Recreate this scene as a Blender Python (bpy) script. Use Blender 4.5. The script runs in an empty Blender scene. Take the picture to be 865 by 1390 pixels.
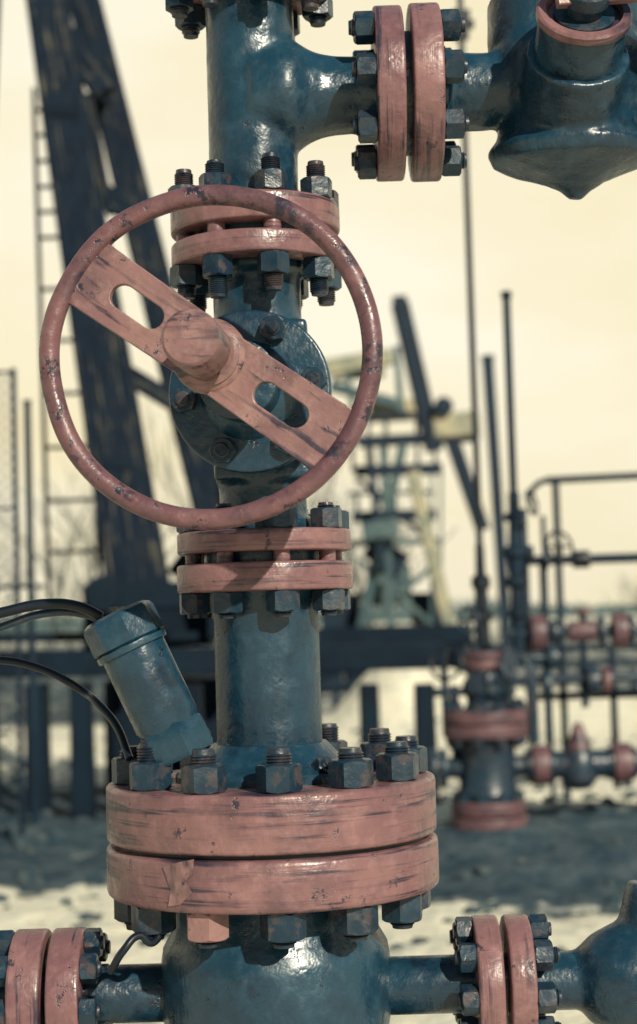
import bpy, bmesh, math, random
from mathutils import Vector, Matrix, noise
random.seed(7)
scene=bpy.context.scene
V=Vector
# ------------------------------------------------------------------ camera
F=2317.0
CAM=V((0.0647,-2.0,1.15))
R=(Matrix.Rotation(math.radians(90)+math.atan(135/F),3,'X')@Matrix.Rotation(-0.03,3,'Z'))
cd=bpy.data.cameras.new('camera'); cam=bpy.data.objects.new('camera',cd); scene.collection.objects.link(cam)
cam.matrix_world=Matrix.Translation(CAM)@R.to_4x4()
cd.sensor_width=36; cd.lens=60.0; cd.clip_start=0.05; cd.clip_end=6000
cd.dof.use_dof=True; cd.dof.focus_distance=1.88; cd.dof.aperture_fstop=4.6
scene.camera=cam
def P(a,b,Y):  # a, b are image pixel coordinates
    "image pixel coordinates -> world point on the camera ray at depth Y"
    d=R@V((a-432.5,695-b,-F)); return CAM+d*((Y-CAM.y)/d.y)
def S(Y): return (Y+2.0)/F
K=S(0)
# ------------------------------------------------------------------ materials
def nt(name):
    m=bpy.data.materials.new(name); m.use_nodes=True; t=m.node_tree; t.nodes.clear()
    o=t.nodes.new('ShaderNodeOutputMaterial'); b=t.nodes.new('ShaderNodeBsdfPrincipled')
    t.links.new(b.outputs[0],o.inputs[0]); return m,t,b
def N(t,ty,**k):
    n=t.nodes.new(ty)
    for a,v in k.items(): setattr(n,a,v)
    return n
def noi(t,vec,scale,detail=4,rough=.55):
    n=N(t,'ShaderNodeTexNoise'); n.inputs['Scale'].default_value=scale; n.inputs['Detail'].default_value=detail
    n.inputs['Roughness'].default_value=rough; t.links.new(vec,n.inputs['Vector']); return n.outputs['Fac']
def mapr(t,val,a,b,c=0,d=1):
    n=N(t,'ShaderNodeMapRange'); n.inputs[1].default_value=a; n.inputs[2].default_value=b
    n.inputs[3].default_value=c; n.inputs[4].default_value=d; t.links.new(val,n.inputs[0]); return n.outputs[0]
def mix(t,f,a,b):
    n=N(t,'ShaderNodeMix',data_type='RGBA')
    for i,x in ((0,f),(6,a),(7,b)):
        if hasattr(x,'links'): t.links.new(x,n.inputs[i])
        elif i==0: n.inputs[0].default_value=x
        else: n.inputs[i].default_value=(*x,1)
    return n.outputs[2]
def mul(t,a,b):
    n=N(t,'ShaderNodeMath',operation='MULTIPLY'); t.links.new(a,n.inputs[0])
    if hasattr(b,'links'): t.links.new(b,n.inputs[1])
    else: n.inputs[1].default_value=b
    return n.outputs[0]
def mad(t,a,k,b):
    n=N(t,'ShaderNodeMath',operation='MULTIPLY_ADD'); t.links.new(a,n.inputs[0]); n.inputs[1].default_value=k; t.links.new(b,n.inputs[2]); return n.outputs[0]
def vec(t,sc=(1,1,1)):
    c=N(t,'ShaderNodeTexCoord'); m=N(t,'ShaderNodeMapping'); m.inputs['Scale'].default_value=sc
    oi=N(t,'ShaderNodeObjectInfo')
    ad=N(t,'ShaderNodeVectorMath',operation='ADD'); ml=N(t,'ShaderNodeVectorMath',operation='SCALE')
    cb=N(t,'ShaderNodeCombineXYZ'); t.links.new(oi.outputs['Random'],cb.inputs[0]); t.links.new(oi.outputs['Random'],cb.inputs[1]); t.links.new(oi.outputs['Random'],cb.inputs[2])
    ml.inputs['Scale'].default_value=37.0; t.links.new(cb.outputs[0],ml.inputs[0])
    t.links.new(c.outputs['Object'],m.inputs[0]); t.links.new(m.outputs[0],ad.inputs[0]); t.links.new(ml.outputs[0],ad.inputs[1])
    return ad.outputs[0]
def paint(name,base,var,chip,rough=.27,streak=(7,7,110),s_lo=.53,s_hi=.61,c_lo=.60,c_hi=.64,bump=.5,samt=.85,spec=.5,camt=.9,grime=.65):
    m,t,b=nt(name)
    o=vec(t); st=vec(t,streak)
    n9=noi(t,o,9,4,.6); n45=noi(t,o,48,3,.6); ns=noi(t,st,1.0,4,.62)
    col=mix(t,mapr(t,n9,.35,.65),base,var)
    col=mix(t,mapr(t,n45,.5,.75,0,.4),col,tuple(min(1,x*1.5+.015) for x in base))
    col=mix(t,mapr(t,noi(t,o,17,4,.7),.49,.69,0,grime),col,tuple(x*.35+y*.5 for x,y in zip(base,chip)))
    col=mix(t,mul(t,mapr(t,ns,s_lo,s_hi,0,samt),mapr(t,n9,.38,.54)),col,chip)
    ch=mapr(t,noi(t,o,33,5,.74),c_lo,c_hi,0,camt)
    col=mix(t,ch,col,chip)
    t.links.new(col,b.inputs['Base Color'])
    t.links.new(mapr(t,n45,.3,.7,rough-.07,rough+.2),b.inputs['Roughness'])
    b.inputs['Specular IOR Level'].default_value=spec
    if bump>0:
        hh=mad(t,ch,-.3,mad(t,ns,.35,mad(t,n9,1.2,n45)))
        bp=N(t,'ShaderNodeBump'); bp.inputs['Strength'].default_value=bump; bp.inputs['Distance'].default_value=.004
        t.links.new(hh,bp.inputs['Height']); t.links.new(bp.outputs[0],b.inputs['Normal'])
    return m
def flat(name,base,var,rough=.7,spec=.2,sc=3):
    m,t,b=nt(name); o=vec(t)
    t.links.new(mix(t,mapr(t,noi(t,o,sc,3,.65),.38,.62),base,var),b.inputs['Base Color'])
    b.inputs['Roughness'].default_value=rough; b.inputs['Specular IOR Level'].default_value=spec; return m
NAVY=(.003,.008,.022)
TEAL=paint('teal_paint',(.010,.047,.080),(.006,.028,.054),NAVY,streak=(26,26,26),s_lo=.60,s_hi=.68,samt=.6,c_lo=.635,c_hi=.66,rough=.27,spec=.62)
TEALN=paint('teal_nut_paint',(.009,.034,.058),(.004,.018,.038),(.065,.05,.055),streak=(60,60,60),rough=.30,c_lo=.60,c_hi=.68,camt=.5,bump=.4)
MAUVE=paint('mauve_flange_paint',(.235,.122,.124),(.165,.080,.090),(.013,.017,.036),streak=(5,5,120),rough=.29,c_lo=.615,c_hi=.655,camt=.8)
MAUVEF=paint('mauve_aged_paint',(.155,.078,.085),(.10,.05,.06),(.013,.017,.036),streak=(5,5,60),rough=.4,bump=0,grime=.7)
WHEELM=paint('mauve_wheel_paint',(.165,.080,.088),(.10,.046,.062),(.010,.015,.032),streak=(40,40,40),rough=.30,s_lo=.55,s_hi=.65,c_lo=.565,c_hi=.625)
PLATEM=paint('mauve_plate_paint',(.26,.145,.138),(.18,.092,.098),(.015,.018,.038),streak=(12,90,12),rough=.34,c_lo=.59,c_hi=.64,bump=.4)
THREAD=paint('thread_steel',(.010,.026,.045),(.008,.015,.030),(.06,.045,.05),streak=(40,40,40),rough=.36)
BLACK=flat('dark_rubber',(.005,.010,.020),(.003,.007,.014),.4,.4,30)
RUSTY=paint('weathered_dark_steel',(.004,.013,.028),(.002,.007,.018),(.16,.15,.11),streak=(60,60,3.2),s_lo=.55,s_hi=.66,samt=.7,c_lo=.8,c_hi=.9,rough=.75,bump=.0,grime=.0,spec=.18)
DARKST=flat('dark_base_steel',(.005,.015,.028),(.003,.009,.019),.75,.15)
FARD=flat('far_dark_steel',(.006,.021,.040),(.004,.013,.028),.65,.25)
FARL=flat('far_hazy_paint',(.42,.37,.25),(.20,.22,.18),.65)  # light parts of far pumpjack; cream haze is mixed into the colour
FARM=flat('far_mid_hazy_paint',(.10,.145,.145),(.045,.08,.095),.65)  # distance haze painted in as a paler tone, pumpjack and treeline
CONC=flat('earth_clod',(.022,.045,.062),(.10,.12,.12),.85,.2,10)
TWIG=flat('twig_bark',(.10,.12,.11),(.06,.08,.08),.8,.1)
# ------------------------------------------------------------------ helpers
def empty(name,loc=(0,0,0)):
    e=bpy.data.objects.new(name,None); e.empty_display_size=.1; e.location=loc
    scene.collection.objects.link(e); bpy.context.view_layer.update(); return e
def add(name,me,mat,par,M):
    o=bpy.data.objects.new(name,me); scene.collection.objects.link(o)
    if mat and not me.materials: me.materials.append(mat)
    if par is not None:
        o.parent=par; o.matrix_parent_inverse=par.matrix_world.inverted()
    o.matrix_world=M; return o
def fin(me,ang=32):
    me.shade_smooth(); me.set_sharp_from_angle(angle=math.radians(ang)); return me
def frame(loc,axis,spin=0):
    return Matrix.Translation(loc)@V(axis).normalized().to_track_quat('Z','Y').to_matrix().to_4x4()@Matrix.Rotation(spin,4,'Z')
def lathe_me(prof,seg=64,name='lathe'):
    bm=bmesh.new(); rings=[]
    for r,z in prof:
        if r<1e-7: rings.append([bm.verts.new((0,0,z))])
        else: rings.append([bm.verts.new((r*math.cos(2*math.pi*i/seg),r*math.sin(2*math.pi*i/seg),z)) for i in range(seg)])
    for A,B in zip(rings,rings[1:]):
        for i in range(seg):
            j=(i+1)%seg
            if len(A)==1 and len(B)==1: continue
            if len(A)==1: bm.faces.new((A[0],B[j],B[i]))
            elif len(B)==1: bm.faces.new((A[i],A[j],B[0]))
            else: bm.faces.new((A[i],A[j],B[j],B[i]))
    bmesh.ops.recalc_face_normals(bm,faces=bm.faces)
    me=bpy.data.meshes.new(name); bm.to_mesh(me); bm.free(); return fin(me)
def lathe(par,name,prof,sc,loc,axis,mat,seg=64,spin=0):
    me=lathe_me([(r*sc,z*sc) for r,z in prof],seg,name)
    return add(name,me,mat,par,frame(loc,axis,spin))
def disc_prof(r,h,b=3):
    p=[(0,0),(r-b,0)]
    for i in range(1,4):
        a=math.pi/2*i/3; p.append((r-b+b*math.sin(a),b-b*math.cos(a)))
    for i in range(0,4):
        a=math.pi/2*i/3; p.append((r-b+b*math.cos(a),h-b+b*math.sin(a)))
    p.append((0,h)); return p
def cyl(par,name,r,sc,A,B,mat,seg=48,b=2):
    A=V(A);B=V(B); L=(B-A).length
    return lathe(par,name,disc_prof(r,L/sc,b),sc,A,B-A,mat,seg)
nutcache={}
def nut_me(Rn,h,tag=0):
    key=(round(Rn,5),round(h,5),tag)
    if key in nutcache: return nutcache[key]
    bm=bmesh.new(); ap=Rn*math.cos(math.pi/6); n=6; out=[]
    for s in range(6):
        a=V((math.cos(s*math.pi/3),math.sin(s*math.pi/3),0))*Rn; b=V((math.cos((s+1)*math.pi/3),math.sin((s+1)*math.pi/3),0))*Rn
        for i in range(n): out.append(a.lerp(b,i/n))
    lo=[];hi=[];tl=[];th=[]
    for p in out:
        d=(p.length-ap)*math.tan(math.radians(32))+Rn*.03
        lo.append(bm.verts.new((p.x,p.y,d))); hi.append(bm.verts.new((p.x,p.y,h-d)))
        q=p.normalized()*ap*.97; tl.append(bm.verts.new((q.x,q.y,0))); th.append(bm.verts.new((q.x,q.y,h)))
    m=len(out)
    for i in range(m):
        j=(i+1)%m
        bm.faces.new((lo[i],lo[j],hi[j],hi[i])); bm.faces.new((hi[i],hi[j],th[j],th[i])); bm.faces.new((tl[i],tl[j],lo[j],lo[i]))
    bm.faces.new(th); bm.faces.new(list(reversed(tl)))
    bmesh.ops.recalc_face_normals(bm,faces=bm.faces)
    me=bpy.data.meshes.new('hex_nut'); bm.to_mesh(me); bm.free(); fin(me,25); nutcache[key]=me; return me
studcache={}
def stud_me(r,L):
    key=(round(r,5),round(L,5))
    if key in studcache: return studcache[key]
    pitch=max(r*.22,.0018); p=[(0,0),(r*.9,0)]; z=0
    while z+pitch<L-pitch:
        p+= [(r,z+pitch*.5),(r*.86,z+pitch)]; z+=pitch
    p+=[(r*.8,L),(0,L)]
    me=lathe_me(p,24,'threaded_stud'); studcache[key]=me; return me
def bolt(par,base,axis,Rn,h,rs,ext,pink=False):
    axis=V(axis).normalized(); a=random.uniform(0,math.pi)
    me=nut_me(Rn,h,1 if pink else 0); add('hex_nut',me,PLATEM if pink else TEALN,par,frame(base,axis,a))
    e=ext*random.choice((.75,1,1,1.25)); e=max(e,.001)
    st=stud_me(rs,h+e); add('stud',st,THREAD,par,frame(V(base)-axis*.0005,axis,a))
def ring_bolts(par,c,axis,Rb,n,off,*args,plane=None,pink=()):
    axis=V(axis).normalized(); M=frame(c,axis).to_3x3()
    if plane is None: ux,uy=M@V((1,0,0)),M@V((0,1,0))
    else: ux,uy=V(plane[0]),V(plane[1])
    for i in range(n):
        a=math.radians(off+360*i/n)
        bolt(par,V(c)+(ux*math.cos(a)+uy*math.sin(a))*Rb,axis,*args,pink=(i in pink))
def fuse(par,name,srcs,origin,voxel,iters,mat,lump=.0):
    bm=bmesh.new()
    for me,M in srcs:
        n0=len(bm.verts); bm.from_mesh(me); bm.verts.ensure_lookup_table()
        for v in bm.verts[n0:]: v.co=M@v.co-V(origin)
    me=bpy.data.meshes.new(name); bm.to_mesh(me); bm.free()
    o=add(name,me,None,None,Matrix.Identity(4))
    r=o.modifiers.new('r','REMESH'); r.mode='VOXEL'; r.voxel_size=voxel
    s=o.modifiers.new('s','SMOOTH'); s.factor=.5; s.iterations=iters
    bpy.context.view_layer.update()
    dg=bpy.context.evaluated_depsgraph_get()
    m2=bpy.data.meshes.new_from_object(o.evaluated_get(dg)); bpy.data.objects.remove(o)
    if lump:
        cos=[(v.co.copy(),v.normal.copy()) for v in m2.vertices]; fl=[]
        for co,no in cos:
            co=co+no*(noise.noise(co*22)*lump+noise.noise(co*60)*lump*.35); fl+=[co.x,co.y,co.z]
        m2.vertices.foreach_set('co',fl); m2.update()
    m2.materials.clear(); m2.shade_smooth(); m2.name=name
    return add(name,m2,mat,par,Matrix.Translation(origin))
def cylsrc(r,A,B,seg=48,prof=None):
    A=V(A);B=V(B);L=(B-A).length
    p=prof or [(0,0),(r,0),(r,L),(0,L)]
    return (lathe_me(p,seg),frame(A,B-A))
def tube(par,name,pts,r,mat,res=8):
    c=bpy.data.curves.new(name,'CURVE'); c.dimensions='3D'; c.bevel_depth=r; c.bevel_resolution=4; c.resolution_u=res; c.use_fill_caps=True
    s=c.splines.new('BEZIER'); s.bezier_points.add(len(pts)-1)
    for b,p in zip(s.bezier_points,pts):
        b.co=p; b.handle_left_type=b.handle_right_type='AUTO'
    o=bpy.data.objects.new(name,c); scene.collection.objects.link(o)
    me=bpy.data.meshes.new_from_object(o); bpy.data.objects.remove(o); me.shade_smooth()
    return add(name,me,mat,par,Matrix.Identity(4))
def beam(par,name,A,B,w0,w1,d,mat):
    "rectangular steel member, local z along its length, slightly chamfered"
    A=V(A);B=V(B); z=(B-A); L=z.length; z.normalize()
    y=V((0,1,0)); 
    if abs(z.y)>.9: y=V((1,0,0))
    x=y.cross(z).normalized(); y=z.cross(x)
    M=Matrix((x,y,z)).transposed().to_4x4(); M.translation=A
    bm=bmesh.new()
    def ringv(w,zz):
        h=w/2; q=d/2; c=min(w,d)*.08
        return [bm.verts.new((a,b,zz)) for a,b in ((-h+c,-q),(h-c,-q),(h,-q+c),(h,q-c),(h-c,q),(-h+c,q),(-h,q-c),(-h,-q+c))]
    a=ringv(w0,0); b=ringv(w1,L)
    for i in range(8): bm.faces.new((a[i],a[(i+1)%8],b[(i+1)%8],b[i]))
    bm.faces.new(a); bm.faces.new(b); bmesh.ops.recalc_face_normals(bm,faces=bm.faces)
    me=bpy.data.meshes.new(name); bm.to_mesh(me); bm.free()
    return add(name,me,mat,par,M)
UP=V((0,0,1)); XR=V((1,0,0))
def axpx(py): return 372-(1150-py)*0.0337
def Z(py): return P(axpx(py),py,0).z
# ================================================================== MAIN WELLHEAD
W=empty('wellhead_christmas_tree',(0,0,0))
def vp(py): return V((0,0,Z(py)))
def vflange(name,y0,y1,r,mat=MAUVE,b=4):
    return lathe(W,name,disc_prof(r,(Z(y1)-Z(y0))/K,b),K,vp(y0),UP,mat,96)
PXY=(XR,V((0,1,0)))
def zz(py): return (Z(py)-0)/K
lathe(W,'casing_head',[(0,0),(120,0),(120,600),(128,zz(1480)-60),(200,zz(1480)-50),(206,zz(1480)-40),(206,zz(1480)),(200,zz(1480)+6),(150,zz(1480)+8),(148,zz(1400)),(153,zz(1370)),(153,zz(1300)),(150,zz(1280)),(140,zz(1262)),(134,zz(1245)),(132,zz(1203)),(0,zz(1203))],K,V((0,0,0)),UP,TEAL,96)
vflange('lower_casing_flange',1203,1137,222,b=7)
vflange('upper_casing_flange',1131,1056,221,b=6)
lathe(W,'ring_gasket',disc_prof(208,10,1),K,vp(1138.5),UP,BLACK,64)
ring_bolts(W,vp(1056),UP,185*K,12,-85,29*K,35*K,17*K,20*K,plane=PXY)
ring_bolts(W,vp(1203),-UP,185*K,12,-85,29*K,36*K,16*K,10*K,plane=PXY,pink=(11,))
lathe(W,'spool_collar',[(0,-2),(128,-2),(128,8),(124,13),(104,20),(88,36),(77,48),(0,50)],K,vp(1056),UP,TEAL,96)
lathe(W,'tubing_spool',[(0,0),(71,0),(71,(Z(830)-Z(1050))/K),(74,(Z(815)-Z(1050))/K),(80,(Z(802)-Z(1050))/K),(0,(Z(802)-Z(1050))/K)],K,vp(1050),UP,TEAL,96)
bolt(W,V((.058,-.07,Z(1040))),V((.55,-.6,.55)),15*K,16*K,8*K,6*K)
bm=bmesh.new(); pts=[(241,1176),(262,1170),(281,1166),(279,1186),(270,1196),(277,1212),(262,1228),(247,1230),(250,1208),(246,1192)]
vsf=[];vsb=[]
for (a,b_) in pts:
    th=math.asin((a-371)/222.); rr=222*K+.0008+random.uniform(0,.0016)
    p=V((rr*math.sin(th),-rr*math.cos(th),P(a,b_,-rr*math.cos(th)).z)); vsf.append(bm.verts.new(p)); vsb.append(bm.verts.new(p-V((math.sin(th),-math.cos(th),0))*.0012))
bm.faces.new(vsf); bm.faces.new(list(reversed(vsb)))
for i in range(len(pts)): bm.faces.new((vsf[i],vsb[i],vsb[(i+1)%len(pts)],vsf[(i+1)%len(pts)]))
bmesh.ops.recalc_face_normals(bm,faces=bm.faces)
me=bpy.data.meshes.new('paint_flake'); bm.to_mesh(me); bm.free(); add('paint_flake',me,PLATEM,W,Matrix.Identity(4))
vflange('spool_flange',803,765,119)
vflange('valve_bottom_flange',751,722,118)
lathe(W,'ring_joint',disc_prof(82,18,1),K,vp(767),UP,TEAL,64)
for i in range(8):
    a=math.radians(-75+45*i); c=V((math.cos(a),math.sin(a),0))*98*K
    cyl(W,'stud_shank',11,K,vp(768)+c,vp(748)+c,MAUVE,20,1)
    cyl(W,'stud_shank',12,K,vp(337)+c,vp(318)+c,MAUVE,20,1)
ring_bolts(W,vp(722),UP,98*K,8,-75,22*K,27*K,12*K,8*K,plane=PXY)
ring_bolts(W,vp(803),-UP,98*K,8,-75,22*K,28*K,12*K,6*K,plane=PXY)
vflange('valve_top_flange',364,334,116)
vflange('tee_bottom_flange',320,284,116)
lathe(W,'ring_joint',disc_prof(82,18,1),K,vp(336),UP,TEAL,64)
ring_bolts(W,vp(284),UP,98*K,8,-75,22*K,27*K,13*K,19*K,plane=PXY)
ring_bolts(W,vp(364),-UP,98*K,8,-75,22*K,28*K,13*K,22*K,plane=PXY)
# gate valve body
SD=V((-0.125,-1,0.035)).normalized()
BC=P(340,532,-0.09)
zc=BC.z
srcs=[cylsrc(60*K,vp(728),vp(358)),
      cylsrc(74*K,vp(728),vp(706)),cylsrc(74*K,vp(376),vp(358)),
      cylsrc(82*K,BC+SD*.004,BC-SD*.18)]
bx=bmesh.new(); bmesh.ops.create_cube(bx,size=1); bmesh.ops.scale(bx,vec=(.112,.11,.185),verts=bx.verts)
bme=bpy.data.meshes.new('b'); bx.to_mesh(bme); bx.free()
srcs.append((bme,Matrix.Translation((0.002,0.0,zc-.004))))
fuse(W,'gate_valve_body',srcs,V((0,0,zc)),.0035,12,TEAL,lump=.0012)
BR=112*.000824
lathe(W,'bonnet_flange_back',disc_prof(BR*.97/K,16,3),K,BC-SD*.022,SD,TEAL,80)
lathe(W,'bonnet_flange',disc_prof(BR/K,18,4),K,BC-SD*.006,SD,TEAL,80)
bl=SD.cross(UP).normalized()*-1
if bl.x<0: bl=-bl
bu=bl.cross(SD); 
if bu.z<0: bu=-bu
for i in range(6):
    a=math.radians(66+60*i)
    bolt(W,BC+SD*.0095+(bl*math.cos(a)+bu*math.sin(a))*BR*.80,SD,18*K,15*K,10*K,7*K)
lathe(W,'bonnet_neck',[(0,0),(66,0),(60,10),(46,26),(44,70),(50,74),(50,92),(40,96),(26,98),(24,150),(0,150)],K,BC+SD*.008,SD,TEAL,64)
# ---- handwheel
Mw=Matrix((bl,bu,SD)).transposed().to_4x4(); Mw.translation=P(284,483,-0.243)
WC=Mw.translation.copy()
w=.00076
RM=224*w
bm=bmesh.new(); ns,nr=160,24; g=[]
for i in range(ns):
    a=2*math.pi*i/ns; ww=noise.noise(V((math.cos(a)*2,math.sin(a)*2,1)))*.0016
    g.append([bm.verts.new(((RM+ww+.0108*math.cos(b))*math.cos(a),(RM+ww+.0108*math.cos(b))*math.sin(a),.0108*math.sin(b)+ww)) for b in [2*math.pi*j/nr for j in range(nr)]])
for i in range(ns):
    for j in range(nr): bm.faces.new((g[i][j],g[(i+1)%ns][j],g[(i+1)%ns][(j+1)%nr],g[i][(j+1)%nr]))
bmesh.ops.recalc_face_normals(bm,faces=bm.faces)
me=bpy.data.meshes.new('handwheel_rim'); bm.to_mesh(me); bm.free(); me.shade_smooth(); add('handwheel_rim',me,WHEELM,W,Mw)
c=bpy.data.curves.new('pl','CURVE'); c.dimensions='2D'; c.fill_mode='BOTH'; c.extrude=.0036; c.bevel_depth=.0012; c.bevel_resolution=2
def poly(pts):
    s=c.splines.new('POLY'); s.points.add(len(pts)-1); s.use_cyclic_u=True
    for q,p in zip(s.points,pts): q.co=(p[0],p[1],0,1)
hl,hw=216*w,48*w
out=[]
for sg in (1,-1):
    for i in range(13):
        y=hw*(1-2*i/12)*sg; out.append((sg*math.sqrt(hl*hl-y*y),y))
    for i in range(1,10):
        x=sg*(hl*.97*(1-i/5)); out.append((x,-sg*hw*(.90+.10*abs(x/hl))))
poly(out)
def slot(cx,L,wd):
    p=[]
    for i in range(13):
        a=-math.pi/2+math.pi*i/12; p.append((cx+L/2-wd/2+wd/2*math.cos(a),wd/2*math.sin(a)))
    for i in range(13):
        a=math.pi/2+math.pi*i/12; p.append((cx-L/2+wd/2+wd/2*math.cos(a),wd/2*math.sin(a)))
    return p
poly(slot(-122*w,88*w,38*w)); poly(slot(122*w,88*w,38*w))
o=bpy.data.objects.new('pl',c); scene.collection.objects.link(o); me=bpy.data.meshes.new_from_object(o); bpy.data.objects.remove(o)
me.name='handwheel_spoke_plate'; fin(me,40)
add('handwheel_spoke_plate',me,PLATEM,W,Mw@Matrix.Rotation(math.radians(-36.5),4,'Z'))
lathe(W,'handwheel_hub_ring',[(0,-10),(52,-10),(52,4),(49,9),(44,12),(44,16),(38,20),(0,20)],w,WC,SD,PLATEM,64)
lathe(W,'stem_nut',[(0,0),(27,0),(27,46),(0,46)],w,WC+SD*.012,SD,THREAD,6)
lathe(W,'stem_cap',[(0,0),(31,0),(35,2),(38,8),(39,84),(38,90),(34,94),(10,95.5),(0,95)],w,WC+SD*.030,SD,PLATEM,64)
# ---- tee
tz=P(430,131,0).z
xa=P(507,128,0).x
prof7=[(52*K,xa-.02),(60*K,xa-.006),(64*K,xa+.01),(0,xa+.01)]
src=[cylsrc(61*K,vp(290),vp(-20)),cylsrc(72*K,vp(290),vp(276)),(lathe_me([(0,0),(72*K,0),(80*K,.040),(76*K,.052),(65*K,.066),(57*K,.082),(53*K,.10)]+prof7,48),frame(V((0,0,tz)),XR))]
fuse(W,'tee_piece',src,V((0,0,tz)),.0032,16,TEAL,lump=.0008)
vflange('top_flange',-8,-46,118)
vflange('top_flange_upper',-56,-92,118)
cyl(W,'top_spool',60,K,vp(-92),vp(-330),TEAL)
ring_bolts(W,vp(-8),-UP,98*K,8,-75,22*K,28*K,13*K,14*K,plane=PXY)
def X(px,py=125,Y=0): return P(px,py,Y).x
def hp(px): return V((X(px),0,tz))
def hflange(name,a,b,r=119,mat=MAUVE):
    return lathe(W,name,disc_prof(r,(X(b)-X(a))/K,4),K,hp(a),XR,mat,96)
hflange('branch_flange',508,546,118); hflange('branch_flange_outer',556,596,120)
lathe(W,'branch_ring',disc_prof(84,14,1),K,hp(544),XR,TEAL,48)
PL=(V((0,-1,0)),UP)
ring_bolts(W,hp(508),-XR,97*K,8,3,22*K,26*K,12*K,7*K,plane=PL)
ring_bolts(W,hp(596),XR,97*K,8,3,22*K,26*K,12*K,7*K,plane=PL)
# side valve body
cx=X(775); cz=P(772,106,0).z
sp=bmesh.new(); bmesh.ops.create_uvsphere(sp,u_segments=48,v_segments=32,radius=1)
bmesh.ops.scale(sp,vec=(114*K,94*K,106*K),verts=sp.verts); sme=bpy.data.meshes.new('s'); sp.to_mesh(sme); sp.free()
keel=[(0,0),(9*K,0),(22*K,12*K),(44*K,24*K),(80*K,38*K),(112*K,50*K),(118*K,66*K),(106*K,82*K),(100*K,110*K),(0,110*K)]
zk=P(775,270,0).z
BT=P(792,26,-.128); BD=V((.03,-.80,.60)).normalized()
src=[cylsrc(53*K,hp(590),hp(700)),cylsrc(64*K,hp(590),hp(606)),cylsrc(60*K,hp(800),hp(960)),
     (sme,Matrix.Translation((cx,0,cz))),
     (lathe_me(keel,40),Matrix.Translation((X(775),0,zk))@Matrix.Diagonal((1.0,.8,1,1))),
     cylsrc(68*K,BT-BD*.16,BT-BD*.046),
     cylsrc(74*K,V((X(740),.01,cz)),V((X(740),.01,cz+112*K))),cylsrc(74*K,V((X(815),.02,cz)),V((X(815),.02,cz+135*K)))]
fuse(W,'side_valve_body',src,V((cx,0,cz)),.0033,5,TEAL,lump=.0022)
lathe(W,'side_valve_bonnet',disc_prof(58,66,3),K,BT-BD*.058,BD,TEAL,64)
lathe(W,'side_valve_bonnet_cap',[(0,0),(60,0),(62,2),(62,11),(59,14),(50,15),(47,4),(0,4)],K,BT,BD,MAUVE,64)
lathe(W,'side_valve_stem',[(0,0),(40,0),(40,5),(24,8),(22,22),(30,23),(30,40),(26,44),(0,44)],K,BT+BD*.004,BD,TEALN,32)
beam(W,'side_valve_lever',BT+BD*.038+V((-.035,0,.004)),BT+BD*.038+V((.19,.02,.018)),.046,.036,.016,PLATEM)
hflange('side_valve_outer_flange',960,996,118); ring_bolts(W,hp(960),-XR,97*K,8,3,22*K,26*K,12*K,7*K,plane=PL)
cyl(W,'flow_line',50,K,hp(996),hp(1500),TEAL)
# ---- casing side outlets
oz=P(430,1341,0).z
def op(px): return V((X(px,1335),0,oz))
for sx,(a1,a2,b1,b2,e) in ((1,(643,678,686,720,1500)),(-1,(118,74,66,22,-600))):
    ax=XR*sx
    cyl(W,'outlet_pipe',38,K,V((0,0,oz)),op(e),TEAL)
    for n_,(p,q) in (('outlet_flange',(a1,a2)),('outlet_flange_outer',(b1,b2))):
        lathe(W,n_,disc_prof(88,abs(X(q,1335)-X(p,1335))/K,4),K,op(p),ax,MAUVE,80)
    ring_bolts(W,op(a1),-ax,70*K,8,-5,20*K,22*K,11*K,5*K,plane=PL)
    ring_bolts(W,op(b2),ax,70*K,8,-5,20*K,24*K,11*K,8*K,plane=PL)
oc=op(872)
sp=bmesh.new(); bmesh.ops.create_uvsphere(sp,u_segments=48,v_segments=32,radius=1)
bmesh.ops.scale(sp,vec=(96*K,80*K,80*K),verts=sp.verts); sme=bpy.data.meshes.new('s'); sp.to_mesh(sme); sp.free()
fuse(W,'outlet_valve_body',[(sme,Matrix.Translation(oc)),cylsrc(38*K,op(730),op(1010)),cylsrc(50*K,oc,oc+V((.03,0,.10)))],oc,.004,6,TEAL,lump=.002)
# ================================================================== SENSOR
SN=empty('pressure_transmitter',P(240,1000,-.02))
A=P(247,1022,-.075); B=P(157,832,-.075); ad=(B-A).normalized(); Ls=(B-A).length/K
lathe(SN,'hex_base',[(0,-6),(44,-6),(46,0),(46,34),(42,40),(0,40)],K,A,ad,TEAL,6,.3)
lathe(SN,'housing',[(0,30),(36,30),(43,46),(43,Ls-42),(0,Ls-42)],K,A,ad,TEAL,64)
lathe(SN,'cap',[(0,Ls-46),(45,Ls-46),(50,Ls-42),(50,Ls-10),(47,Ls-4),(40,Ls),(0,Ls+1)],K,A,ad,TEAL,8,.2)
lathe(SN,'cap_collar',[(0,Ls-54),(47.5,Ls-54),(48.5,Ls-51),(48.5,Ls-46),(0,Ls-44)],K,A,ad,TEAL,64)
CB=empty('cable_bundle',P(0,850,0))
tube(CB,'cable',[P(-160,880,-.05),P(-60,846,-.06),P(0,832,-.06),P(60,820,-.06),P(112,825,-.07),P(138,838,-.07)],7*K,BLACK)
tube(CB,'cable_2',[P(-160,900,-.02),P(-50,872,-.03),P(10,848,-.04),P(65,832,-.05),P(120,835,-.06),P(146,846,-.06)],5.5*K,TEALN)
tube(CB,'cable_3',[P(-150,905,.05),P(0,896,.05),P(50,906,.04),P(90,924,.03),P(115,940,.03),P(130,952,.0),P(158,985,-.03),P(176,1030,-.06)],5.5*K,BLACK)
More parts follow.
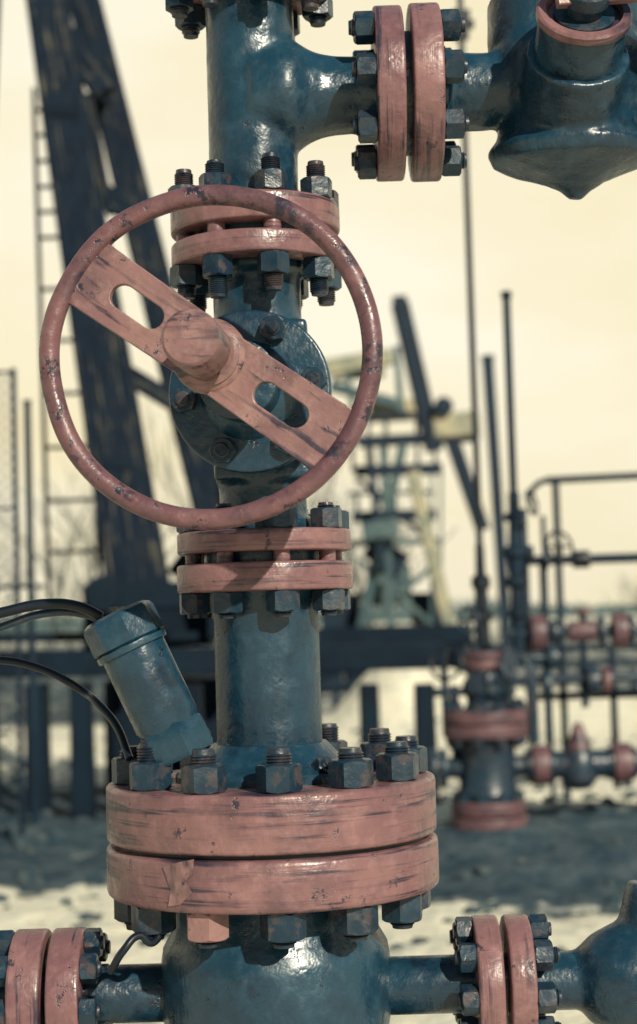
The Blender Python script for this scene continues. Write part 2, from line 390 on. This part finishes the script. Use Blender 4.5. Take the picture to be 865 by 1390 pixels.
tube(CB,'cable_4',[P(150,1320,-.12),P(168,1290,-.13),P(190,1270,-.12),P(205,1280,-.115),P(222,1262,-.1)],5*K,BLACK)
# ================================================================== GROUND
def hgt(x,y):
    d=math.hypot(x-.06,y+2)
    h=noise.noise(V((x*.9,y*.9,0)))*.05*min(1,d/6)+noise.noise(V((x*3.1,y*3.1,5)))*.028+abs(noise.noise(V((x*8,y*8,2))))*.015
    if d>40: h*=40/d
    def m(cx,cy,rx,ry,H):
        q=((x-cx)/rx)**2+((y-cy)/ry)**2
        return H*math.exp(-q*1.2)*(1+.35*noise.noise(V((x*2.2,y*2.2,9))))
    h+=m(.85,13.8,.75,.8,.62)+m(2.1,14.5,1.5,1.0,.36)+m(1.1,6.1,1.5,1.0,.20)+m(-3.2,13,2.4,1.0,.14)+m(-2.2,7.2,1.3,.5,.10)
    return h
bm=bmesh.new(); n=300; lay=bm.verts.layers.float.new('snow')
def ss(a,b,v):
    u=max(0,min(1,(v-a)/(b-a))); return u*u*(3-2*u)
def snow(x,y):
    D=y+2
    s=1.0
    if x<0: s=.88
    L=1-ss(.1,.6,x)
    k=L*ss(7.0,7.6,D)*(1-ss(11.6,12.4,D))
    s=s*(1-k)+.26*k
    s-=.50*ss(17,20,D)*(1-.5*ss(50,90,D))
    q=((x-1.15)/1.35)**2+((y-5.25)/.85)**2
    s-=.88*math.exp(-q*q)
    q=((x-.85)/.8)**2+((y-13.8)/.8)**2; s-=.12*math.exp(-q)
    return s
vs=[]
for j in range(n+1):
    vv=-1+2*j/n; y=5.5+.35*math.sinh(8.9*vv)
    row=[]
    for i in range(n+1):
        uu=-1+2*i/n; x=.3+.35*math.sinh(8.9*uu)
        v=bm.verts.new((x,y,hgt(x,y))); v[lay]=snow(x,y); row.append(v)
    vs.append(row)
for j in range(n):
    for i in range(n): bm.faces.new((vs[j][i],vs[j][i+1],vs[j+1][i+1],vs[j+1][i]))
me=bpy.data.meshes.new('ground'); bm.to_mesh(me); bm.free(); me.shade_smooth()
m,t,b=nt('snowy_earth')
c=N(t,'ShaderNodeTexCoord').outputs['Object']; at=N(t,'ShaderNodeAttribute',attribute_name='snow').outputs['Fac']
n1=noi(t,c,1.8,5,.65); n2=noi(t,c,7,5,.62); n3=noi(t,c,40,3)
sf=mapr(t,mad(t,n2,1.1,mad(t,n1,1.5,at)),1.80,1.98)
earth=mix(t,mapr(t,n2,.35,.65),(.018,.045,.068),(.085,.115,.13))
earth=mix(t,mapr(t,n3,.45,.7,0,.6),earth,(.012,.028,.045))
sn=mix(t,mapr(t,n2,.5,.72),(.82,.76,.60),(.48,.50,.46))
t.links.new(mix(t,sf,earth,sn),b.inputs['Base Color']); b.inputs['Roughness'].default_value=.85; b.inputs['Specular IOR Level'].default_value=.2
bp=N(t,'ShaderNodeBump'); bp.inputs['Strength'].default_value=.6; bp.inputs['Distance'].default_value=.06
t.links.new(mad(t,n3,.3,n2),bp.inputs['Height']); t.links.new(bp.outputs[0],b.inputs['Normal'])
add('ground',me,m,None,Matrix.Identity(4))
bt=bmesh.new(); bmesh.ops.create_icosphere(bt,subdivisions=1,radius=1); bt.verts.index_update()
ico=[v.co.copy() for v in bt.verts]; icf=[[v.index for v in f.verts] for f in bt.faces]; bt.free()
rnd=random.Random(5); vv_=[];ff_=[]
for i in range(700):
    D=rnd.uniform(5,15); y=D-2; x=rnd.uniform(-.24,.24)*D+.06; r=rnd.uniform(.010,.040)*(1 if rnd.random()<.93 else 1.9)
    M=Matrix.Translation((x,y,hgt(x,y)+r*.1))@Matrix.Rotation(rnd.uniform(0,6),4,'Z')@Matrix.Diagonal((r*rnd.uniform(.8,1.6),r,r*rnd.uniform(.5,.9),1))
    n0=len(vv_); vv_+=[M@(p*(1+rnd.uniform(-.25,.25))) for p in ico]; ff_+=[[n0+k for k in f] for f in icf]
me=bpy.data.meshes.new('rubble'); me.from_pydata(vv_,[],ff_); me.update(); add('rubble',me,CONC,None,Matrix.Identity(4))
# ================================================================== SECOND WELLHEAD (about 7.7 m away)
Y2=5.7; K2=S(Y2)
W2=empty('wellhead_christmas_tree',P(662,1150,Y2))
wx=P(662,1050,Y2).x
def q(py,px=660): return V((wx,Y2,P(px,py,Y2).z))
def vf2(y0,y1,r,mat=None):
    c=q(y0); lathe(W2,'flange',disc_prof(r,(q(y1).z-q(y0).z)/K2,1.5),K2,c,UP,mat or MAUVEF,40)
cyl(W2,'casing',34,K2,V((wx,Y2,-.05)),q(1120),TEALN)
vf2(1127,1107,52); vf2(1105,1086,50)
ring_bolts(W2,q(1086),UP,43*K2,10,0,6.5*K2,9*K2,4*K2,5*K2); ring_bolts(W2,q(1127),-UP,43*K2,10,0,6.5*K2,9*K2,4*K2,4*K2)
lathe(W2,'tubing_head',[(0,0),(40,0),(42,10),(38,20),(38,70),(42,84),(0,86)],K2,q(1086),UP,TEALN,48)
vf2(1000,982,57); vf2(980,963,58)
ring_bolts(W2,q(963),UP,48*K2,10,0,7*K2,9*K2,4*K2,6*K2); ring_bolts(W2,q(1000),-UP,48*K2,10,0,7*K2,9*K2,4*K2,5*K2)
lathe(W2,'master_valve_body',[(0,0),(30,0),(24,10),(26,18),(30,24),(30,36),(24,44),(22,58),(0,58)],K2,q(963),UP,TEALN,40)
vf2(908,896,27); vf2(894,884,26)
ring_bolts(W2,q(884),UP,22*K2,6,0,5*K2,7*K2,3*K2,3*K2)
lathe(W2,'stuffing_box',[(0,0),(12,0),(14,8),(10,14),(10,40),(15,42),(15,54),(9,58),(9,84),(13,86),(13,100),(7,104),(6,144),(0,144)],K2,q(884),UP,BLACK,24)
cyl(W2,'polished_rod',4.6,K2,q(760),q(-150),BLACK,12,.5)
beam(W2,'rod_clamp',q(52),q(14),20*K2,26*K2,16*K2,BLACK)
cyl(W2,'rod_clamp_bolt',7,K2,q(32)+V((-.06,0,0)),q(32)+V((.06,0,0)),BLACK,12)
x2=P(702,800,Y2).x
def q2(py): return V((x2,Y2,q(py).z))
lathe(W2,'annulus_stack',[(0,0),(9,0),(9,40),(15,42),(15,50),(9,52),(9,80),(17,84),(17,94),(10,96),(12,120),(18,124),(18,134),(10,138),(8,170),(14,172),(14,180),(8,184),(8,210),(0,210)],K2,q2(880),UP,FARD,28)
cyl(W2,'riser',5.5,K2,q2(690),q2(402),FARD,16,.5)
lathe(W2,'riser_cap',disc_prof(7.5,10,1),K2,q2(406),UP,FARD,16)
def hz(py,a,b,r,mat=None,nm='side_line',Y=Y2):
    z=P(760,py,Y).z
    return cyl(W2,nm,r,S(Y),V((P(a,py,Y).x,Y,z)),V((P(b,py,Y).x,Y,z)),mat or TEALN,24,1)
hz(1038,600,760,14); hz(1038,810,1000,14)
hz(1038,722,745,27,MAUVEF,'side_flange'); hz(1038,832,856,27,MAUVEF,'side_flange'); hz(1038,597,606,26,TEALN,'side_flange'); hz(1038,584,594,26,TEALN,'side_flange')
for a_,b_ in ((714,721),(746,753),(824,831),(857,864)): hz(1038,a_,b_,22,TEALN,'nut_row')
zz0=P(786,1038,Y2); zz0.y=Y2
lathe(W2,'side_valve_body',[(0,-34),(14,-32),(24,-20),(26,0),(23,16),(15,26),(9,40),(5,50),(0,52)],K2,zz0,UP,TEALN,28)
lathe(W2,'side_valve_bonnet',[(0,0),(16,0),(13,14),(9,26),(6,36),(0,38)],K2,zz0+V((0,-.02,20*K2)),UP,MAUVEF,28)
hz(1038,752,826,19,TEALN,'side_valve_tube')
hz(858,690,1000,8); hz(858,720,740,24,MAUVEF,'side_flange'); hz(858,772,808,14,MAUVEF,'gate_valve'); hz(858,832,850,24,MAUVEF,'side_flange'); hz(858,748,756,17,TEALN,'side_flange')
hz(858,813,820,20,TEALN,'side_flange'); hz(858,854,860,20,TEALN,'side_flange')
hz(922,680,1000,6); hz(925,796,812,20,TEALN,'side_flange'); hz(925,818,828,18,MAUVEF,'side_flange'); hz(928,736,748,19,TEALN,'side_flange'); hz(935,590,700,6)
hz(760,700,1000,6.5,FARD); hz(760,778,800,12,BLACK,'gate_valve'); hz(752,716,724,13,TEALN,'side_flange'); hz(760,738,744,13,TEALN,'side_flange')
hz(892,676,760,7); hz(892,742,756,16,TEALN,'side_flange'); hz(945,716,1000,5,FARD,Y=Y2+.5); hz(880,640,1000,4,FARD,Y=Y2+.6)
def vt(px,y0,y1,r,mat=FARD,Y=Y2,nm='riser_pipe'):
    a=P(px,y0,Y); b_=P(px,y1,Y); b_.x=a.x; return cyl(W2,nm,r,S(Y),a,b_,mat,16,.5)
vt(792,858,830,5); vt(792,832,826,13,MAUVEF,nm='handwheel'); vt(795,960,870,5); vt(725,1010,900,8,TEALN); vt(620,1035,930,6)
vt(745,1010,760,4); vt(718,900,690,5,TEALN); vt(770,1060,860,4,Y=Y2+.5); vt(838,1070,880,5,Y=Y2+.5); vt(760,752,735,5,BLACK); vt(690,960,880,9,TEALN); vt(606,1000,900,5)
def small_wheel(c,axis,r,tr,mat):
    bm=bmesh.new(); g=[]
    for i in range(32):
        a=2*math.pi*i/32; g.append([bm.verts.new(((r+tr*math.cos(b))*math.cos(a),(r+tr*math.cos(b))*math.sin(a),tr*math.sin(b))) for b in [2*math.pi*j/8 for j in range(8)]])
    for i in range(32):
        for j in range(8): bm.faces.new((g[i][j],g[(i+1)%32][j],g[(i+1)%32][(j+1)%8],g[i][(j+1)%8]))
    bmesh.ops.recalc_face_normals(bm,faces=bm.faces)
    me=bpy.data.meshes.new('handwheel'); bm.to_mesh(me); bm.free(); me.shade_smooth(); add('handwheel',me,mat,W2,frame(c,axis))
    M=frame(c,axis)
    for k in range(2):
        d=M.to_3x3()@V((math.cos(k*math.pi/2),math.sin(k*math.pi/2),0)); cyl(W2,'handwheel_spoke',tr*.8/K2,K2,c-d*r,c+d*r,mat,8,.3)
small_wheel(P(760,742,Y2-.15),(.6,-1,.3),21*K2,2.2*K2,BLACK)
small_wheel(P(722,682,Y2-.1),(.9,-.5,.2),17*K2,2*K2,BLACK)
small_wheel(P(606,900,Y2-.2),(-.5,-1,.3),22*K2,2.4*K2,BLACK)
small_wheel(P(700,905,Y2-.2),(.5,-1,.4),20*K2,2.4*K2,TEALN)
small_wheel(P(636,842,Y2-.2),(-.8,-.6,.1),18*K2,2.4*K2,TEALN)
RL=empty('pipe_railing',P(800,1000,7.5))
def rl(a,b,c,d,r,mat=FARD,Y=7.5): cyl(RL,'rail_pipe',r,S(Y),P(a,b,Y),P(c,d,Y),mat,12,.5)
rl(742,652,1100,634,5); p=P(754,652,7.5); 
cyl(RL,'rail_post',5,S(7.5),V((p.x,7.5,0)),p,FARD,12,.5)
p=P(960,645,7.5); cyl(RL,'rail_post',5,S(7.5),V((p.x,7.5,0)),p,FARD,12,.5)
tube(RL,'rail_elbow',[P(742,652,7.5),P(730,657,7.5),P(716,676,7.5)],4*S(7.5),FARD)
p=P(737,700,7.5); cyl(RL,'rail_post',3.5,S(7.5),V((p.x,7.5,0)),p,FARD,12,.5)
# ================================================================== NEAR PUMPJACK (left)
YL=8.0; SL=S(YL)
PJ=empty('pumpjack',P(200,900,YL))
def bj(name,a,b,c,d,w0,w1,dep,mat=RUSTY,Y=YL,Yb=None):
    return beam(PJ,name,P(a,b,Y),P(c,d,Y if Yb is None else Yb),w0*SL,w1*SL,dep*SL,mat)
bj('front_leg',190,808,36,-180,84,48,45)
bj('rear_leg',327,850,70,-180,52,44,45,Y=YL+.35)
bj('far_leg',-60,850,-12,-180,50,44,45,Y=YL+1.6)
bj('gusset',104,235,178,292,34,26,20,Y=YL+.1)
bj('cross_brace',160,500,262,562,26,26,26,Y=YL+.15)
bj('bearing_bracket',88,50,142,128,36,30,30,Y=YL+.1)
bj('leg_plate',120,130,150,290,10,10,30,Y=YL+.1)
for f in (.18,.42,.66,.88):
    bj('bolt_plate',190-154*f-22,808-988*f,190-154*f+22,808-988*f+2,14,14,50,DARKST)
bj('walking_beam',-900,-230,500,-300,95,95,50)
bj('leg_shoe',118,812,250,808,36,36,70,DARKST)
bj('leg_shoe_2',285,852,372,850,30,30,60,DARKST,Y=YL+.35)
bj('skid_beam',-500,915,604,890,34,34,24,DARKST,Y=YL-.1); bj('skid_beam_back',-500,905,600,884,28,28,24,DARKST,Y=YL+1.9)
for px in (-120,-20,50,110,180,260,330,420,500,575):
    p=P(px,912,YL-.05); beam(PJ,'foundation_post',V((p.x,p.y,-.1)),V((p.x,p.y,p.z-.07)),.13,.11,.2,DARKST)
for px in (-260,240):
    p=P(px,905,YL+1.5); beam(PJ,'foundation_block',V((p.x,p.y,-.1)),V((p.x,p.y,p.z-.07)),.9,.9,.8,DARKST)
bj('gearbox_housing',205,838,290,836,90,86,120,DARKST,Y=YL+.9)
bj('motor_housing',120,858,205,856,56,56,90,DARKST,Y=YL+.5)
bj('belt_guard',255,790,300,700,70,30,30,DARKST,Y=YL+1.0)
cyl(PJ,'sheave',24,SL,P(140,806,YL-.35),P(141,806,YL-.22),DARKST)
bj('platform_deck',-500,872,290,862,12,12,200,DARKST,Y=YL+.8)
bj('platform_rail',-500,800,60,796,6,6,6,DARKST,Y=YL+.4)
LD=empty('ladder',P(95,800,YL))
LY=YL+.75
l0,l1=(67,812),(46,120); r0,r1=(136,812),(112,120)
beam(LD,'ladder_rail',P(*l0,LY),P(*l1,LY),6*SL,6*SL,8*SL,FARD); beam(LD,'ladder_rail_2',P(*r0,LY),P(*r1,LY),6*SL,6*SL,8*SL,FARD)
for y in (150,184,219,254,288,323,393,463,535,608,680,750):
    f=(y-120)/692; beam(LD,'rung',P(46+21*f,y,LY),P(112+24*f,y-2,LY),5.5*SL,5.5*SL,5*SL,FARD)
FN=empty('chain_link_fence',P(0,900,6.5))
FY=6.5; FS=S(FY)
for px in (18,-160,-340):
    p=P(px,500,FY); cyl(FN,'fence_post',4,FS,V((p.x,p.y,0)),p,FARD,12,.5)
beam(FN,'fence_rail',P(18,690,FY),P(-340,694,FY),4*FS,4*FS,4*FS,FARD); beam(FN,'fence_rail_2',P(18,505,FY),P(-340,508,FY),4*FS,4*FS,4*FS,FARD)
bm=bmesh.new()
def stick(bm,a,b,r0,r1,k=3):
    z=(b-a)
    if z.length<1e-6: return
    x=z.orthogonal().normalized(); y=z.normalized().cross(x)
    A=[bm.verts.new(a+(x*math.cos(2*math.pi*i/k)+y*math.sin(2*math.pi*i/k))*r0) for i in range(k)]
    B=[bm.verts.new(b+(x*math.cos(2*math.pi*i/k)+y*math.sin(2*math.pi*i/k))*r1) for i in range(k)]
    for i in range(k): bm.faces.new((A[i],A[(i+1)%k],B[(i+1)%k],B[i]))
x0=P(18,600,FY).x; x1=P(-340,600,FY).x; zb=.15; zt=P(18,505,FY).z; H=zt-zb; st=.06
xx=x1-H
while xx<x0:
    for s in (1,-1):
        pa,pb=(xx,zb),(xx+H,zt)
        if s<0: pa,pb=(xx,zt),(xx+H,zb)
        t0=max(0,(x1-pa[0])/H); t1=min(1,(x0-pa[0])/H)
        if t1>t0:
            f=lambda t:V((pa[0]+(pb[0]-pa[0])*t,FY+.004*s,pa[1]+(pb[1]-pa[1])*t))
            stick(bm,f(t0),f(t1),.003,.003)
    xx+=st
me=bpy.data.meshes.new('chain_link'); bm.to_mesh(me); bm.free(); add('chain_link_mesh',me,FARD,FN,Matrix.Identity(4))
PO=P(37,548,7.0); po=empty('steel_post',(PO.x,7.0,0)); cyl(po,'post',5,S(7.0),V((PO.x,7.0,-.05)),PO,FARD,16,.5); lathe(po,'post_cap',disc_prof(6,5,1),S(7.0),PO,UP,FARD,16)
# ================================================================== FAR PUMPJACK (right)
YR=22.0; SR=S(YR)
PR=empty('pumpjack',P(560,880,YR))
def br(name,a,b,c,d,w_,mat=FARD,Y=YR,Yb=None,dep=None):
    return beam(PR,name,P(a,b,Y),P(c,d,Y if Yb is None else Yb),w_*SR,w_*SR,(dep or w_)*SR,mat)
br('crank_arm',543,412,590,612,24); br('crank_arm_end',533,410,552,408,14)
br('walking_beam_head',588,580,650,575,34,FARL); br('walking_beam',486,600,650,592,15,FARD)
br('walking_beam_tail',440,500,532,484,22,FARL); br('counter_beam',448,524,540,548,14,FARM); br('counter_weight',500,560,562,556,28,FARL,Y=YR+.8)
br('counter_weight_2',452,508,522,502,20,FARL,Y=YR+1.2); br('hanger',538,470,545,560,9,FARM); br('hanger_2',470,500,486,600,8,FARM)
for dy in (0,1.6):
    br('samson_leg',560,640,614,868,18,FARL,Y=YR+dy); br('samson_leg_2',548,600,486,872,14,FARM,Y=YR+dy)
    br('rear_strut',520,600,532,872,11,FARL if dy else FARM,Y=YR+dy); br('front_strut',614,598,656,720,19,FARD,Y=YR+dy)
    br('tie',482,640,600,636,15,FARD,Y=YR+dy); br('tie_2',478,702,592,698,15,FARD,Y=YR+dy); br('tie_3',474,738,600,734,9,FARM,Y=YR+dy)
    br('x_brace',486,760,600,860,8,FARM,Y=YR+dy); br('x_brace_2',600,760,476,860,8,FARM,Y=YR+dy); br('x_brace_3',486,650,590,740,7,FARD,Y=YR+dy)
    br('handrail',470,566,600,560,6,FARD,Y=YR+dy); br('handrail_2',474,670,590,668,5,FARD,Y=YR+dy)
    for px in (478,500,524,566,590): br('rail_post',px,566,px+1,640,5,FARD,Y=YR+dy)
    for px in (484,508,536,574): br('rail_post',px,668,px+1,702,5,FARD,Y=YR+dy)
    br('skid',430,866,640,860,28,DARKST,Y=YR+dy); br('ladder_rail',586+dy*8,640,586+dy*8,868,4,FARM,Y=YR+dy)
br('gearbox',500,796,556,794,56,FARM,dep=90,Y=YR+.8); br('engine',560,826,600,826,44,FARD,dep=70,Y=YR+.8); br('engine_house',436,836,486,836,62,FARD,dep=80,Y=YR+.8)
br('belt_guard',500,740,548,770,34,FARD,Y=YR+.4); br('pitman',500,600,520,770,10,FARD,Y=YR-.3); br('crank_weight',492,722,540,716,26,FARM,Y=YR-.3)
lathe(PR,'crown_sheave',disc_prof(13,8,1),SR,P(602,552,YR-.2),(0,-1,0),FARD,24)
for px in (440,490,540,590,630):
    p=P(px,872,YR+.8); beam(PR,'foundation',V((p.x,p.y,-.1)),V((p.x,p.y,p.z+.02)),.5,.45,1.8,DARKST)
MB=empty('leaning_mast',P(676,700,14)); beam(MB,'mast_beam',P(690,900,14),P(662,486,14),15*S(14),15*S(14),.06,FARD); beam(MB,'mast_head',P(654,487,14),P(670,486,14),8*S(14),8*S(14),.1,FARD)
SH=empty('pipe_rack',P(500,900,17))
for (a,b,c,d,w_,mt) in ((440,902,620,897,24,DARKST),(590,905,870,898,9,FARD),(440,930,610,927,8,FARD)):
    beam(SH,'rack_beam',P(a,b,15),P(c,d,15),w_*S(15),w_*S(15),.15,mt)
for px in (455,520,585,640,720,790,860):
    p=P(px,903,15); beam(SH,'rack_post',V((p.x,15,-.05)),V((p.x,15,p.z-.03)),.07,.07,.07,FARD)
# ================================================================== VEGETATION
def bush(name,c,n,hh,spread,r0,seed):
    rnd=random.Random(seed); bm=bmesh.new()
    def grow(p,d,L,r,lev):
        q_=p+d*L; stick(bm,p,q_,r,r*.6)
        if lev==0: return
        for k in range(rnd.choice((2,3,3))):
            nd=(d+V((rnd.uniform(-1,1),rnd.uniform(-1,1),rnd.uniform(-.3,.7)))*.55).normalized()
            grow(p.lerp(q_,rnd.uniform(.5,1)),nd,L*rnd.uniform(.55,.8),r*.6,lev-1)
    for i in range(n):
        p=V(c)+V((rnd.uniform(-1,1)*spread,rnd.uniform(-1,1)*spread*.4,0))
        grow(p,V((rnd.uniform(-.4,.4),rnd.uniform(-.4,.4),1)).normalized(),hh*rnd.uniform(.3,.48),r0,4)
    me=bpy.data.meshes.new(name); bm.to_mesh(me); bm.free(); add(name,me,TWIG,None,Matrix.Identity(4))
p=P(60,900,16); bush('bare_bush',(p.x,16,0),12,2.5,1.8,.016,1)
p=P(215,900,17); bush('bare_bush',(p.x,17,0),12,3.4,1.3,.018,2)
p=P(465,900,27); bush('bare_bush',(p.x,27,0),12,3.8,.8,.024,3)
p=P(800,900,40); bush('bare_bush',(p.x,40,0),10,1.8,3.0,.02,4)
rnd=random.Random(11); bm=bmesh.new()
for i in range(2600):
    a=rnd.uniform(-.9,.9); D=rnd.uniform(150,210); x=D*math.sin(a); y=D*math.cos(a)
    h=rnd.uniform(.8,2.4)*(1+.6*noise.noise(V((a*9,0,0))))
    s=rnd.uniform(.5,1.3)
    for k in range(3):
        b=V((x+rnd.uniform(-s,s),y,-.2)); stick(bm,b,b+V((rnd.uniform(-.5,.5),0,h*rnd.uniform(.6,1))),.35*s,.05,4)
me=bpy.data.meshes.new('treeline'); bm.to_mesh(me); bm.free()
add('distant_treeline',me,FARM,None,Matrix.Identity(4))
# ================================================================== LIGHT + SKY
EL,AZ=math.radians(29),math.radians(27)
sd=V((math.sin(AZ)*math.cos(EL),-math.cos(AZ)*math.cos(EL),math.sin(EL)))
sl=bpy.data.lights.new('sun','SUN'); sl.energy=5.0; sl.angle=math.radians(.8); sl.color=(1,.93,.74)
so=bpy.data.objects.new('sun',sl); scene.collection.objects.link(so); so.rotation_euler=(-sd).to_track_quat('-Z','Y').to_euler(); so.location=sd*20
w_=bpy.data.worlds.new('World'); scene.world=w_; w_.use_nodes=True; t=w_.node_tree; t.nodes.clear()
ou=N(t,'ShaderNodeOutputWorld'); bg=N(t,'ShaderNodeBackground'); sk=N(t,'ShaderNodeTexSky',sky_type='NISHITA'); sk.sun_disc=False
sk.sun_elevation=EL; sk.sun_rotation=math.radians(180)-AZ
sk.dust_density=4
bw=N(t,'ShaderNodeRGBToBW'); t.links.new(sk.outputs[0],bw.inputs[0])
lum=mapr(t,bw.outputs[0],0,12,8.0,10.2)
tc=N(t,'ShaderNodeTexCoord'); mp=N(t,'ShaderNodeMapping'); mp.inputs['Scale'].default_value=(1,1,2.6); t.links.new(tc.outputs['Generated'],mp.inputs[0])
cl=mapr(t,noi(t,mp.outputs[0],3.2,5,.5),.35,.65)
tint=mix(t,cl,(1.0,.88,.57),(1.08,1.01,.80))
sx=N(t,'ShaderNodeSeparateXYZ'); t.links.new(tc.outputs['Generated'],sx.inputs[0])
tint=mix(t,mapr(t,sx.outputs[2],.38,.72),tint,(.05,.14,.23))  # zenith above the frame darkened to teal to tint the shadow fill
tint=mix(t,mapr(t,sx.outputs[1],.25,-.45,0,.80),tint,(.05,.10,.16))  # unseen dark bank behind the camera, added to deepen contrast
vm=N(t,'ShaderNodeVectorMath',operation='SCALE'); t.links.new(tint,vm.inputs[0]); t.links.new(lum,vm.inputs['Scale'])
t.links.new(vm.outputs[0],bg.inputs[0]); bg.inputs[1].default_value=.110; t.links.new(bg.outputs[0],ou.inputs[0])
scene.view_settings.view_transform='Standard'; scene.view_settings.look='None'; scene.view_settings.exposure=0
